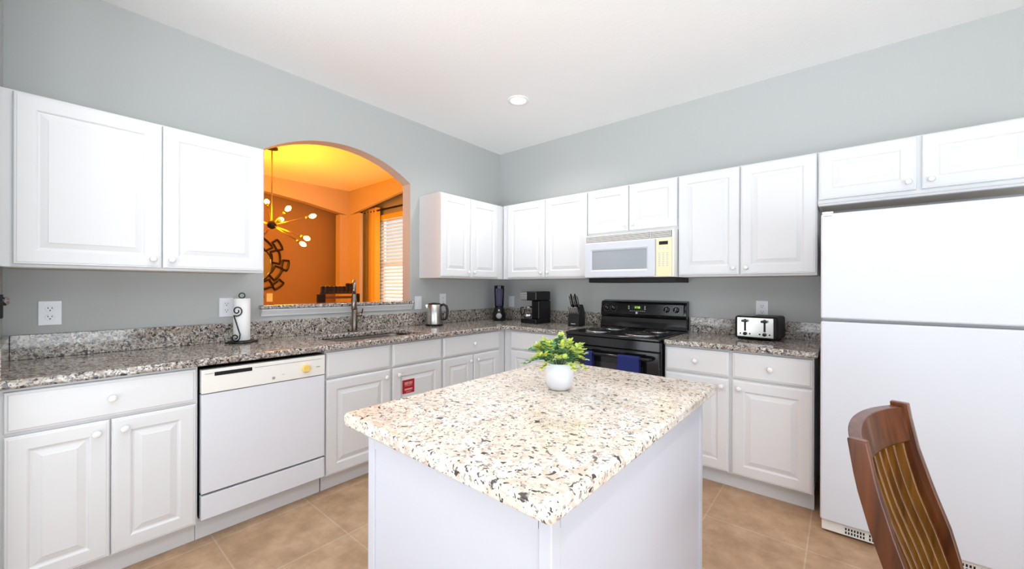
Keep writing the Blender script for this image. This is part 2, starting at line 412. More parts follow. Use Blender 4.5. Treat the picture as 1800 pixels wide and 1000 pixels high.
def front(parent, name, x0, x1, z0, z1, y, k=None, drawer=False):
    o = obj(name, door_bm(x1-x0, z1-z0, 0.02, drawer), 'cab', parent, smooth=12)
    o.location = (x0, y, z0)
    if k: knob(o, k[0]-x0, k[1]-z0)
    return o
def shell(bm, x0, x1, y0, y1, z0, z1, t=0.018, top=True):
    quadbox(bm, x0, x0+t, y0, y1, z0, z1); quadbox(bm, x1-t, x1, y0, y1, z0, z1)
    quadbox(bm, x0+t, x1-t, y1-t, y1, z0, z1); quadbox(bm, x0+t, x1-t, y0, y1-t, z0, z0+t)
    if top: quadbox(bm, x0+t, x1-t, y0, y1-t, z1-t, z1)

def wall_cab(label, side, a, b, doors, z0=ZB, z1=ZT, fill=None, zd=None, D=0.297, kn='b', group='white wall cabinets'):
    """side 'L': world y a..b on the left wall; side 'B': world x a..b on the back wall"""
    if side == 'L': t = thing('wall_cabinet', label, 'cabinet', (0, a, 0), PI/2)
    else: t = thing('wall_cabinet', label, 'cabinet', (a, 0, 0), 0)
    W = b-a; zd = zd or z0+0.012
    box('carcass', (0.0005, W-0.0005, -D, -0.001, z0, z1), 'cab', t, bevel=0.0015)
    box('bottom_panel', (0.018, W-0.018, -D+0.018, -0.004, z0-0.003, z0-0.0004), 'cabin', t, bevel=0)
    for i, (x0, x1, ks) in enumerate(doors):
        kx = (x1-a-0.035) if ks == 'r' else (x0-a+0.035)
        front(t, 'door', x0-a, x1-a, zd, z1-0.008, -D-0.0005, (kx, zd+0.045) if ks else None)
    return t
wall_cab('white two door wall cabinet above the paper towels, left of the arch', 'L', YC+0.001, -2.539, [(-3.504, -3.018, 'r'), (-3.013, -2.541, 'l')])
wall_cab('white wall cabinet just right of the arch, with pinkish light on its end panel', 'L', -1.14, -0.001, [(-1.138, -0.774, 'r'), (-0.769, -0.38, 'l')])
wall_cab('white two door wall cabinet in the corner above the coffee maker', 'B', 0.3185, 1.324, [(0.39, 0.861, 'r'), (0.868, 1.320, 'l')])
wall_cab('short white two door wall cabinet above the microwave', 'B', 1.325, 2.104, [(1.331, 1.707, 'r'), (1.714, 2.098, 'l')], z0=1.73, zd=1.757)
wall_cab('white two door wall cabinet above the toaster', 'B', 2.105, 2.950, [(2.110, 2.518, 'r'), (2.527, 2.944, 'l')])
t = wall_cab('short white two door wall cabinet above the refrigerator', 'B', 2.951, 3.86, [(2.957, 3.388, 'r'), (3.408, 3.84, 'l')], z0=1.805, zd=1.835)
bm = bmesh.new()
prism(bm, [(-0.300, 1.792), (-0.318, 1.795), (-0.322, 1.806), (-0.312, 1.812), (-0.299, 1.812)], 0.004, 0.905)
obj('light_rail', bm, 'cab', t, smooth=40)

def base_cab(label, side, a, b, drawers, doors, D=0.61, left_fill=None):
    if side == 'L': t = thing('base_cabinet', label, 'cabinet', (0, a, 0), PI/2)
    else: t = thing('base_cabinet', label, 'cabinet', (a, 0, 0), 0)
    W = b-a; bm = bmesh.new()
    shell(bm, 0.0005, W-0.0005, -D+0.02, -0.001, 0.10, CB-0.001, top=False)
    obj('carcass', bm, 'cab', t)
    ws = doors[0][0]-a+0.012; we = b-doors[-1][1]+0.012; y0_, y1_ = -D, -D+0.0195; FF = []
    for z0, z1 in ((0.865, CB-0.001), (0.69, 0.725), (0.10, 0.14)): FF.append((0.0005, W-0.0005, y0_, y1_, z0, z1))
    for z0, z1 in ((0.1402, 0.6898), (0.7252, 0.8648)):
        FF += [(0.0005, ws, y0_, y1_, z0, z1), (W-we, W-0.0005, y0_, y1_, z0, z1)]
        if len(doors) > 1:
            m_ = (doors[0][1]+doors[1][0])/2-a; FF.append((m_-0.02, m_+0.02, y0_, y1_, z0, z1))
    boxes('face_frame', FF, 'cab', t)
    box('toe_kick', (0.0005, W-0.0005, -D+0.05, -D+0.066, 0.001, 0.0995), 'cab', t, bevel=0)
    for x0, x1, k in drawers:
        front(t, 'drawer', x0-a, x1-a, 0.717, 0.876, -D-0.0005, ((x0+x1)/2-a, 0.797) if k else None, True)
    for x0, x1, k in doors:
        kx = {'r': x1-a-0.04, 'l': x0-a+0.04}.get(k)
        front(t, 'door', x0-a, x1-a, 0.112, 0.704, -D-0.0005, (kx, 0.655) if k else None)
    return t
base_cab('white base cabinet with one wide drawer at the far left, beside the dishwasher', 'L', YC+0.001, -2.926, [(-3.516, -2.934, 1)], [(-3.516, -3.232, 'r'), (-3.227, -2.934, 'l')])
base_cab('white sink base cabinet with a red sticker on its right door', 'L', -2.301, -1.376, [(-2.297, -1.848, 0), (-1.829, -1.388, 0)], [(-2.297, -1.848, 'r'), (-1.829, -1.388, 'l')])
base_cab('white base cabinet with one drawer over two doors, between sink cabinet and inner corner', 'L', -1.375, -0.612, [(-1.368, -0.70, 1)], [(-1.368, -1.040, 'r'), (-1.033, -0.70, 'l')])
base_cab('white base cabinet in the inner corner, left of the black range', 'B', 0.612, 1.338, [(0.700, 1.332, 1)], [(0.700, 1.332, 'r')])
base_cab('white base cabinet with two drawers between the range and the refrigerator', 'B', 2.112, 2.950, [(2.120, 2.518, 1), (2.538, 2.944, 1)], [(2.120, 2.518, 'r'), (2.538, 2.944, 'l')])
# sticker on the sink cabinet
t = thing('red_sticker', 'small dark red warning sticker on the sink cabinet door', 'sticker', (0.6312, -1.752, 0.508), PI/2)
box('backing', (0, 0.103, -0.0007, -0.0001, 0, 0.099), 'red', t, bevel=0)
L = [(0.018, 0.084, 0.075, 0.081), (0.018, 0.050, 0.065, 0.071), (0.056, 0.084, 0.065, 0.071), (0.022, 0.080, 0.055, 0.058), (0.018, 0.084, 0.026, 0.034), (0.018, 0.084, 0.020, 0.022), (0.03, 0.074, 0.008, 0.011)]
boxes('print', [(a, b, -0.0012, -0.0008, c, d) for a, b, c, d in L], 'pink', t)

# ------------------------------------------------------------------ countertops
def round_slab(name, bm, m, **k):
    bmesh.ops.dissolve_limit(bm, angle_limit=0.01, verts=bm.verts, edges=bm.edges)
    return obj(name, bm, m, bevel=0.012, seg=3, **k)
F = 0.65
SX0, SX1, SY0, SY1 = 0.13, 0.545, -2.20, -1.48
bm = bmesh.new()
xs = [0.001, SX0, SX1, F, 1.338]; ys = [YC+0.001, SY0, SY1, -F, -0.001]
def Lsh(x, y):
    if SX0 < x < SX1 and SY0 < y < SY1: return False
    return x < F or y > -F
cells(bm, Lsh, xs, ys, CB, CT)
bmesh.ops.dissolve_limit(bm, angle_limit=0.01, verts=bm.verts, edges=bm.edges)
ed = [e for e in bm.edges if all(abs(v.co.x-F) < 1e-4 and abs(v.co.y+F) < 1e-4 for v in e.verts)]
bmesh.ops.bevel(bm, geom=ed, offset=0.07, segments=3, affect='EDGES', profile=0.5)
ed = [e for e in bm.edges if all(abs(v.co.x-e.verts[0].co.x) < 1e-5 and abs(v.co.y-e.verts[0].co.y) < 1e-5 and min(abs(v.co.x-SX0), abs(v.co.x-SX1)) < 1e-4 and min(abs(v.co.y-SY0), abs(v.co.y-SY1)) < 1e-4 for v in e.verts)]
bmesh.ops.bevel(bm, geom=ed, offset=0.09, segments=6, affect='EDGES', profile=0.5)
ct = tag(obj('countertop', bm, 'granite', bevel=0.011, seg=3), 'long L-shaped speckled granite countertop around the sink and corner', 'countertop')
box('backsplash', (0.001, 0.021, YC+0.022, -0.022, CT+0.0005, BS), 'granite', ct, bevel=0.002)
box('backsplash', (0.001, 1.338, -0.021, -0.001, CT+0.0005, BS), 'granite', ct, bevel=0.002)
box('backsplash', (0.001, 0.64, YC+0.001, YC+0.0215, CT+0.0005, BS), 'granite', ct, bevel=0.002)
bm = bmesh.new(); quadbox(bm, 2.114, 2.968, -F, -0.001, CB, CT)
ct2 = tag(obj('countertop', bm, 'granite', bevel=0.011, seg=3), 'short speckled granite countertop under the toaster, right of the range', 'countertop')
box('backsplash', (2.114, 2.968, -0.021, -0.001, CT+0.0005, BS), 'granite', ct2, bevel=0.002)
# sink
t = thing('kitchen_sink', 'undermount steel sink sunk in the granite below the arch', 'sink', (0, 0, CB))
bm = bmesh.new()
def rr(x0, x1, y0, y1, r, z, n=5):
    P = []
    for cx_, cy_, a0 in ((x1-r, y1-r, 0), (x0+r, y1-r, PI/2), (x0+r, y0+r, PI), (x1-r, y0+r, 1.5*PI)):
        for k in range(n+1):
            a = a0+PI/2*k/n; P.append((cx_+r*math.cos(a), cy_+r*math.sin(a), z))
    return P
secs = [rr(SX0-0.02, SX1+0.02, SY0-0.02, SY1+0.02, 0.1, -0.001), rr(SX0-0.002, SX1+0.002, SY0-0.002, SY1+0.002, 0.09, -0.0012), rr(SX0+0.004, SX1-0.004, SY0+0.004, SY1-0.004, 0.085, -0.02),
        rr(SX0+0.012, SX1-0.012, SY0+0.012, SY1-0.012, 0.08, -0.17), rr(SX0+0.05, SX1-0.05, SY0+0.05, SY1-0.05, 0.06, -0.195)]
Rg = [[bm.verts.new(p) for p in s] for s in secs]
for a, b in zip(Rg, Rg[1:]):
    for k in range(len(a)):
        j = (k+1) % len(a); bm.faces.new((a[k], a[j], b[j], b[k]))
bm.faces.new(Rg[-1])
o = obj('bowl', bm, 'sink', t, smooth=50)
md = o.modifiers.new('solid', 'SOLIDIFY'); md.thickness = 0.0015; md.offset = 0
bm = bmesh.new(); lathe(bm, [(0.045, 0.0), (0.04, 0.004), (0.012, 0.002)], ((SX0+SX1)/2, (SY0+SY1)/2, -0.1935)); obj('drain', bm, 'chrome', t, smooth=True)
# faucet
t = thing('kitchen_faucet', 'tall brushed bronze pull-down faucet behind the sink', 'faucet', (0.075, -1.82, CT), math.radians(-30))
bm = bmesh.new(); lathe(bm, [(0.028, 0.001), (0.028, 0.008), (0.0225, 0.012), (0.0225, 0.185), (0.018, 0.195), (0.0145, 0.20)]); obj('body', bm, 'bronze', t, smooth=40)
pts = [(0, 0, 0.195), (0, 0, 0.26), (0, 0, 0.32)]
for k in range(1, 13):
    a = PI*k/12; pts.append((0.065-0.065*math.cos(a), 0, 0.34+0.065*math.sin(a)))
pts.append((0.13, 0, 0.30))
bm = bmesh.new(); tube(bm, pts, 0.0125, 14); obj('spout', bm, 'bronze', t, smooth=True)
bm = bmesh.new(); lathe(bm, [(0.014, 0.302), (0.0165, 0.295), (0.0165, 0.27), (0.019, 0.262), (0.0205, 0.19), (0.017, 0.182)], (0.13, 0, 0)); obj('spray_head', bm, 'bronze', t, smooth=40)
bm = bmesh.new(); lathe(bm, [(0.016, 0.02), (0.018, 0.05), (0.011, 0.058)], (0, 0, 0.135), axis='y'); tube(bm, [(0.0, 0.045, 0.135), (0.01, 0.055, 0.15), (0.045, 0.062, 0.185)], [0.007, 0.006, 0.005]); obj('lever', bm, 'bronze', t, smooth=40)

# ------------------------------------------------------------------ dishwasher
t = thing('dishwasher', 'white dishwasher with dial and slot handle set under the counter', 'dishwasher', (0, -2.924, 0), PI/2)
W = 0.618
box('body', (0.006, W-0.004, -0.60, -0.01, 0.122, 0.870), 'blackm', t, bevel=0)
dr = box('door', (0.008, W-0.006, -0.637, -0.6005, 0.251, 0.745), 'dishw', t, bevel=0.003)
cp = box('control_panel', (0.008, W-0.006, -0.641, -0.6005, 0.749, 0.868), 'appl2', t, bevel=0.004)
boxes('handle_slot', [(0.06, 0.225, -0.6425, -0.6412, 0.833, 0.852)], 'blackm', cp)
pieces('seam', [(0.235, W-0.03, -0.6420, -0.6412, 0.846, 0.8485), (0.02, 0.055, -0.642, -0.6412, 0.846, 0.8485)], 'grey', cp)
bm = bmesh.new(); lathe(bm, [(0.024, -0.6412), (0.022, -0.656), (0.019, -0.660)], (0.500, 0, 0.802), axis='y', n=24); obj('dial', bm, 'gold', cp, smooth=40, label='golden dial')
boxes('button', [(0.322, 0.336, -0.643, -0.6412, 0.768, 0.782)], 'grey', cp)
boxes('latch_mark', [(0.56, 0.582, -0.643, -0.6412, 0.800, 0.804)], 'grey', cp)
boxes('status_light', [(0.37, 0.386, -0.643, -0.6412, 0.785, 0.789)], 'lgrey', cp)
box('lower_panel', (0.008, W-0.006, -0.637, -0.6005, 0.122, 0.240), 'dishw', t, bevel=0.003)
box('toe_kick', (0.0, W-0.002, -0.56, -0.545, 0.001, 0.118), 'cab', t, bevel=0)

# ------------------------------------------------------------------ range
t = thing('electric_range', 'black electric coil range with backguard between the base cabinets', 'stove', (1.345, 0, 0))
W = 0.760
bd = box('body', (0.003, W-0.003, -0.655, -0.03, 0.03, 0.903), 'enamel', t, bevel=0.003)
ctp = box('cooktop', (0.001, W-0.001, -0.705, -0.03, 0.905, 0.931), 'enamel', t, bevel=0.009, seg=3)
box('control_strip', (0.003, W-0.003, -0.690, -0.656, 0.835, 0.903), 'enamel', t, bevel=0.004)
od = box('oven_door', (0.006, W-0.006, -0.695, -0.656, 0.23, 0.830), 'enamel', t, bevel=0.006)
box('oven_window', (0.12, W-0.12, -0.6975, -0.6955, 0.40, 0.72), 'ovglass', od, bevel=0.001)
bm = bmesh.new(); tube(bm, [(0.05, -0.697, 0.785), (0.055, -0.735, 0.785), (0.08, -0.750, 0.785), (W-0.08, -0.750, 0.785), (W-0.055, -0.735, 0.785), (W-0.05, -0.697, 0.785)], 0.012, 12); obj('handle', bm, 'black', od, smooth=True)
box('storage_drawer', (0.006, W-0.006, -0.690, -0.656, 0.05, 0.220), 'enamel', t, bevel=0.006)
# backguard: a curved-front panel
bm = bmesh.new()
prism(bm, [(-0.012, 0.932), (-0.10, 0.932), (-0.092, 0.985), (-0.076, 1.02), (-0.088, 1.03), (-0.094, 1.05), (-0.080, 1.145), (-0.070, 1.160), (-0.012, 1.172)], 0.001, W-0.001)
bgd = obj('backguard', bm, 'enamel', t, bevel=0.004)
box('control_face', (0.02, W-0.02, -0.0975, -0.0945, 1.052, 1.142), 'black', bgd, bevel=0.001).rotation_euler = (0, 0, 0)
fy = -0.0985
def rknob(x, z):
    bm = bmesh.new(); lathe(bm, [(0.024, 0), (0.022, -0.014), (0.018, -0.017)], axis='y', n=24); quadbox(bm, -0.004, 0.004, -0.023, -0.015, -0.019, 0.019)
    o = obj('knob', bm, 'black', bgd, smooth=40); o.location = (x, fy, z); o.rotation_euler = (0, 0.3, 0)
    bm = bmesh.new()
    for k in range(12):
        a = 2*PI*k/12; r = 0.031; quadbox(bm, r*math.cos(a)-0.0012, r*math.cos(a)+0.0012, -0.0008, 0, r*math.sin(a)-0.0012, r*math.sin(a)+0.0012)
    quadbox(bm, -0.001, 0.001, -0.0245, -0.0232, 0.004, 0.018)
    obj('marks', bm, 'lgrey', o)
for x in (0.065, 0.130): rknob(x, 1.10)
for x in (0.605, 0.682): rknob(x, 1.10)
box('display', (0.30, 0.40, fy-0.001, fy, 1.092, 1.128), 'blackm', bgd, bevel=0)
# clock digits 12:00 as bars
bm = bmesh.new()
def seg7(bm, x, z, d, w=0.008, h=0.016, t=0.0016):
    S7 = {'1': 'bc', '2': 'abged', '0': 'abcdef'}
    for s in S7[d]:
        q = {'a': (x, x+w, z+h-t, z+h), 'g': (x, x+w, z+h/2-t/2, z+h/2+t/2), 'd': (x, x+w, z, z+t), 'b': (x+w-t, x+w, z+h/2, z+h), 'c': (x+w-t, x+w, z, z+h/2), 'f': (x, x+t, z+h/2, z+h), 'e': (x, x+t, z, z+h/2)}[s]
        quadbox(bm, q[0], q[1], fy-0.0018, fy-0.0011, q[2], q[3])
for i, d in enumerate('1200'): seg7(bm, 0.325+i*0.0135+(0.004 if i > 1 else 0), 1.103, d)
obj('clock_digits', bm, 'lcd', bgd)
pieces('touch_button', [(0.285+i*0.018, 0.296+i*0.018, fy-0.001, fy, 1.078+j*0.008, 1.081+j*0.008) for i in range(8) for j in (0,)] + [(0.27+j*0.145, 0.283+j*0.145, fy-0.001, fy, 1.095+i*0.012, 1.100+i*0.012) for i in range(3) for j in range(2)], 'lgrey', bgd)
boxes('badge', [(0.338, 0.356, fy-0.001, fy, 1.055, 1.072)], 'lgrey', bgd)
# burners
for (x, y, r) in ((0.20, -0.52, 0.085), (0.20, -0.24, 0.105), (0.565, -0.24, 0.085), (0.565, -0.52, 0.105)):
    bm = bmesh.new(); lathe(bm, [(r+0.022, 0.0), (r+0.020, 0.005), (r+0.008, 0.004), (r-0.01, 0.0012), (0.02, 0.001)], n=36)
    p = obj('drip_pan', bm, 'chrome', ctp, smooth=True); p.location = (x, y, 0.9312)
    bm = bmesh.new(); pts = []
    for k in range(110):
        a = k*0.23; rr_ = 0.018+(r-0.02)*k/109; pts.append((rr_*math.cos(a), rr_*math.sin(a), 0.011))
    tube(bm, pts, 0.0042, 6); obj('coil', bm, 'blackm', p, smooth=True)
def towel(x, w, label, drop):
    tt = bmesh.new(); A = []; yh, zh, r = -0.750, 0.785, 0.0135
    P = [(yh+0.0175, zh-drop*0.7), (yh+0.0175, zh)]
    for k in range(1, 8): a = PI*k/8; P.append((yh+0.0175*math.cos(a), zh+0.0175*math.sin(a)))
    P += [(yh-0.0175, zh), (yh-0.020, zh-drop*0.5), (yh-0.019, zh-drop)]
    Q = []
    for i, (a, b) in enumerate(P):
        p0 = Vector(P[max(i-1, 0)]); p1 = Vector(P[min(i+1, len(P)-1)]); d = (p1-p0).normalized(); n = Vector((-d.y, d.x)) * -1
        Q.append((a+n.x*-0.0035, b+n.y*-0.0035))
    prism(tt, P+Q[::-1], 0, w)
    o = tag(obj('dish_towel', tt, 'blue', bevel=0), label, 'towel', 'blue towels on the oven handle')
    o.location = (x, 0, 0); return o
towel(1.560, 0.062, 'narrow blue dish towel on the oven handle, behind the plant', 0.17)
towel(1.826, 0.160, 'wide blue dish towel hanging on the right half of the oven handle', 0.19)

# ------------------------------------------------------------------ microwave
t = thing('microwave', 'white over-the-range microwave with cream keypad', 'microwave', (1.347, 0, 0))
W = 0.756; y0 = -0.398
box('body', (0.001, W-0.001, -0.365, -0.002, 1.366, 1.727), 'appl2', t, bevel=0.002)
fr = box('fascia', (0.001, W-0.001, -0.388, -0.3655, 1.366, 1.727), 'appl2', t, bevel=0.004)
L = []
for k in range(5):
    z = 1.672+k*0.010; L += [(0.012, 0.565, -0.3905, -0.3885, z, z+0.0055), (0.578, 0.735, -0.3905, -0.3885, z, z+0.0055)]
boxes('vent_grille', L, 'appl2', t)
pieces('vent_recess', [(0.010, 0.568, -0.3889, -0.3882, 1.668, 1.720), (0.575, 0.738, -0.3889, -0.3882, 1.668, 1.720)], 'blackm', t)
# door ring with window
dx0, dx1, dz0, dz1 = 0.003, 0.615, 1.368, 1.660; wx0, wx1, wz0, wz1 = 0.072, 0.550, 1.432, 1.592
bm = bmesh.new()
rects = [((dx0, dx1, dz0, dz1), -0.3885), ((dx0, dx1, dz0, dz1), -0.400), ((dx0+0.006, dx1-0.006, dz0+0.006, dz1-0.006), -0.405), ((wx0-0.012, wx1+0.012, wz0-0.012, wz1+0.012), -0.405), ((wx0, wx1, wz0, wz1), -0.398), ((wx0, wx1, wz0, wz1), -0.3885)]
RR = [[bm.verts.new(p) for p in ((a, y, c), (b, y, c), (b, y, d), (a, y, d))] for (a, b, c, d), y in rects]
for a, b in zip(RR, RR[1:]+[RR[0]]):
    for k in range(4):
        j = (k+1) % 4; bm.faces.new((a[k], a[j], b[j], b[k]))
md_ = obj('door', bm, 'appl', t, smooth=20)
box('window', (wx0+0.0005, wx1-0.0005, -0.3955, -0.389, wz0+0.0005, wz1-0.0005), 'mwglass', md_, bevel=0)
kp = box('keypad', (0.622, 0.740, -0.3985, -0.3885, 1.370, 1.658), 'cream', t, bevel=0.002, label='yellowed cream keypad')
boxes('display', [(0.645, 0.712, -0.3995, -0.3987, 1.612, 1.638)], 'blackm', kp)
L = [(0.640+i*0.030, 0.657+i*0.030, -0.3995, -0.3987, 1.592-0.013*j, 1.596-0.013*j) for i in range(3) for j in range(2)]
L += [(0.640+i*0.030, 0.654+i*0.030, -0.3995, -0.3987, 1.545-0.016*j, 1.553-0.016*j) for i in range(3) for j in range(7)]
pieces('key', L, 'lgrey', kp)
box('vent_base', (0.02, W-0.002, -0.36, -0.02, 1.325, 1.3655), 'blackm', t, bevel=0.004)

# ------------------------------------------------------------------ refrigerator
t = thing('refrigerator', 'tall white top-freezer refrigerator at the right', 'refrigerator', (2.984, 0, 0))
W = 0.90
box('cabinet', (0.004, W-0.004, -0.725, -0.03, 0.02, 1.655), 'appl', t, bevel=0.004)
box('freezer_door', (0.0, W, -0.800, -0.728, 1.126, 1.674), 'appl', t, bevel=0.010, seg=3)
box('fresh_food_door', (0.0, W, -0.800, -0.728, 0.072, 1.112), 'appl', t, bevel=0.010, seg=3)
pieces('gasket', [(0.012, W-0.012, -0.7278, -0.7252, 0.08, 1.66), (0.004, W-0.004, -0.77, -0.729, 1.1125, 1.1255)], 'grey', t)
g = box('base_grille', (0.006, W-0.006, -0.772, -0.7255, 0.012, 0.066), 'appl2', t, bevel=0.003)
boxes('grille_slots', [(0.09+i*0.0115, 0.096+i*0.0115, -0.7735, -0.7722, z, z+0.012) for i in range(68) if (i % 8) not in (0,) for z in (0.022, 0.040)], 'blackm', g)
pieces('foot', [(0.03, 0.07, -0.70, -0.66, 0.0005, 0.0195), (W-0.07, W-0.03, -0.70, -0.66, 0.0005, 0.0195), (0.03, 0.07, -0.12, -0.08, 0.0005, 0.0195), (W-0.07, W-0.03, -0.12, -0.08, 0.0005, 0.0195)], 'blackm', t)
box('hinge_cover', (0.004, 0.05, -0.785, -0.70, 1.6745, 1.686), 'appl2', t, bevel=0.003)
boxes('logo', [(0.012, 0.032, -0.8008, -0.8002, 1.658, 1.662), (0.034, 0.044, -0.8008, -0.8002, 1.658, 1.662)], 'grey', t)

# ------------------------------------------------------------------ island
t = thing('kitchen_island', 'white kitchen island with cream speckled granite top', 'island', (2.33, -2.33, 0))
P4 = [(1.972, -2.874), (2.708, -2.890), (2.712, -1.808), (1.950, -1.795)]
bm = bmesh.new(); prism(bm, [(x-2.33, y+2.33) for x, y in P4], CB-0.002, CT, 'z')
ed = [e for e in bm.edges if abs(e.verts[0].co.z-e.verts[1].co.z) > 0.02]
bmesh.ops.bevel(bm, geom=ed, offset=0.018, segments=4, affect='EDGES', profile=0.5)
obj('granite_top', bm, 'granite2', t, bevel=0.011, seg=3)
bx0, bx1, by0, by1 = 2.052-2.33, 2.672-2.33, -2.838+2.33, -1.84+2.33
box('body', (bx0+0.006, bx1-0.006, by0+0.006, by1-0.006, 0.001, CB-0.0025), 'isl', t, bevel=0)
for x, y in ((bx0, by0), (bx1-0.03, by0), (bx0, by1-0.03), (bx1-0.03, by1-0.03)):
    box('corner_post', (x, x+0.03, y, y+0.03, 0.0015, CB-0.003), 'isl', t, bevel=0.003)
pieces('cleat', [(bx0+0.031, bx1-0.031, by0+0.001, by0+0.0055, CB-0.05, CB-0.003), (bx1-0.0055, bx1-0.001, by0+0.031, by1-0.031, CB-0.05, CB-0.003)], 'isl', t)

# ------------------------------------------------------------------ plant on the island
px, py = 2.300, -2.247
t = thing('potted_plant', 'small leafy green faux plant in a round white pot on the island', 'plant', (px, py, CT))
bm = bmesh.new(); lathe(bm, [(0.030, 0.001), (0.038, 0.003), (0.046, 0.018), (0.0505, 0.042), (0.0505, 0.062), (0.0475, 0.088), (0.0445, 0.094), (0.0425, 0.092), (0.044, 0.080), (0.01, 0.078)], n=40); obj('pot', bm, 'pot', t, smooth=60)
rnd = random.Random(11)
bs_ = bmesh.new(); bl = bmesh.new()
def leaf(bm, p, d, up, L, W_, mi):
    d = d.normalized(); s = d.cross(up)
    if s.length < 1e-3: s = Vector((1, 0, 0))
    s.normalize(); n = s.cross(d).normalized()
    prof = [(0, 0.1), (0.25, 0.75), (0.55, 1.0), (0.85, 0.6), (1.0, 0.08)]
    mid = []; l = []; r = []
    for a, b in prof:
        c = p+d*L*a+n*(-0.18*L*a*a)
        mid.append(bm.verts.new(c)); l.append(bm.verts.new(c+s*W_*b*0.5+n*W_*0.13*b)); r.append(bm.verts.new(c-s*W_*b*0.5+n*W_*0.13*b))
    for i in range(4):
        for q in ((l[i], l[i+1], mid[i+1], mid[i]), (mid[i], mid[i+1], r[i+1], r[i])):
            f = bm.faces.new(q); f.material_index = mi; f.smooth = True
for i in range(48):
    a = rnd.uniform(0, 2*PI); el = rnd.uniform(0.30, 1.4) if i > 7 else rnd.uniform(-0.30, 0.25)
    h = Vector((math.cos(a)*math.cos(el), math.sin(a)*math.cos(el), math.sin(el)))
    base = Vector((math.cos(a)*0.02, math.sin(a)*0.02, 0.079))
    Ls = rnd.uniform(0.055, 0.088)
    pts = [base, base+Vector((math.cos(a)*0.014, math.sin(a)*0.014, 0.022))]
    for k in range(1, 6):
        pts.append(pts[1]+h*Ls*k/5+Vector((0, 0, 0.010*math.sin(k/5*PI))))
    tube(bs_, pts, [0.0016]*3+[0.0012]*4, 5)
    bright = rnd.random()
    for k in range(2, 7):
        for s_ in (0, 1, 2):
            b = a+s_*2.1+k*1.2; side = Vector((math.cos(b), math.sin(b), rnd.uniform(-0.1, 0.9)))
            d = (h*0.6+side).normalized(); Lf = rnd.uniform(0.013, 0.021)
            mi = 1 if (k >= 4 and bright > .35) or rnd.random() < .15 else (0 if rnd.random() < .5 else 2)
            leaf(bl, pts[k], d, Vector((0, 0, 1))+side*0.3, Lf, Lf*0.88, mi)
    leaf(bl, pts[6], h, Vector((0, 0, 1)), 0.022, 0.015, 1)
obj('stems', bs_, 'stem', t, smooth=True)
bmesh.ops.recalc_face_normals(bl, faces=bl.faces)
o = obj('foliage', bl, ['leafa', 'leafb', 'leafc'], t)
md = o.modifiers.new('solid', 'SOLIDIFY'); md.thickness = 0.0005

# ------------------------------------------------------------------ countertop things
# paper towel holder
t = thing('paper_towel_holder', 'black wrought iron scroll holder with a white paper towel roll', 'paper towel holder', (0.115, -2.600, CT), math.radians(46))
bm = bmesh.new(); lathe(bm, [(0.076, 0.001), (0.078, 0.006), (0.074, 0.012), (0.012, 0.013)], n=36); obj('base', bm, 'iron', t, smooth=50)
bm = bmesh.new(); tube(bm, [(0, 0, 0.013), (0, 0, 0.285)], 0.004, 8)
tube(bm, [(0.018*math.cos(a), 0, 0.300+0.016*math.sin(a)) for a in [2*PI*k/20 for k in range(20)]], 0.0035, 8, True); obj('finial_rod', bm, 'iron', t, smooth=True)
bm = bmesh.new(); lathe(bm, [(0.019, 0.016), (0.044, 0.016), (0.046, 0.02), (0.046, 0.278), (0.044, 0.282), (0.019, 0.282)], n=36); obj('paper_roll', bm, 'paper', t, smooth=50)
bm = bmesh.new(); pts = []
for k in range(40):       # upper scroll, spiralling out
    s = k/39; a = PI*0.2-s*2*PI*1.45; r = 0.007+0.027*s; pts.append((r*math.cos(a), -0.052, 0.205+r*math.sin(a)))
last = pts[-1]
low = []
for k in range(40):
    s = k/39; a = PI*1.0+s*2*PI*1.35; r = 0.006+0.018*(1-s)*1.0; low.append((-0.016+r*math.cos(a)*-1, -0.052, 0.037+r*math.sin(a)))
pts2 = pts+[(last[0]+(0.018-last[0])*s, -0.052, last[2]+(0.055-last[2])*s) for s in (0.25, 0.5, 0.75, 1)]
for k in range(36):
    s = k/35; a = 0.2-s*2*PI*1.35; r = 0.026-0.019*s; pts2.append((-0.010+r*math.cos(a), -0.052, 0.038+r*math.sin(a)))
tube(bm, pts2, 0.0036, 8); tube(bm, [(-0.01, -0.052, 0.012), (-0.01, -0.06, 0.008), (0.0, -0.07, 0.008)], 0.003, 6); obj('scroll', bm, 'iron', t, smooth=True)
for a in (0.3, 2.2, 4.0, 5.4):
    bm = bmesh.new(); lathe(bm, [(0.004, 0), (0.010, 0.003), (0.010, 0.009), (0.004, 0.012)], (0.083*math.cos(a), 0.083*math.sin(a), 0.0005), n=12); obj('ball_foot', bm, 'iron', t, smooth=True)

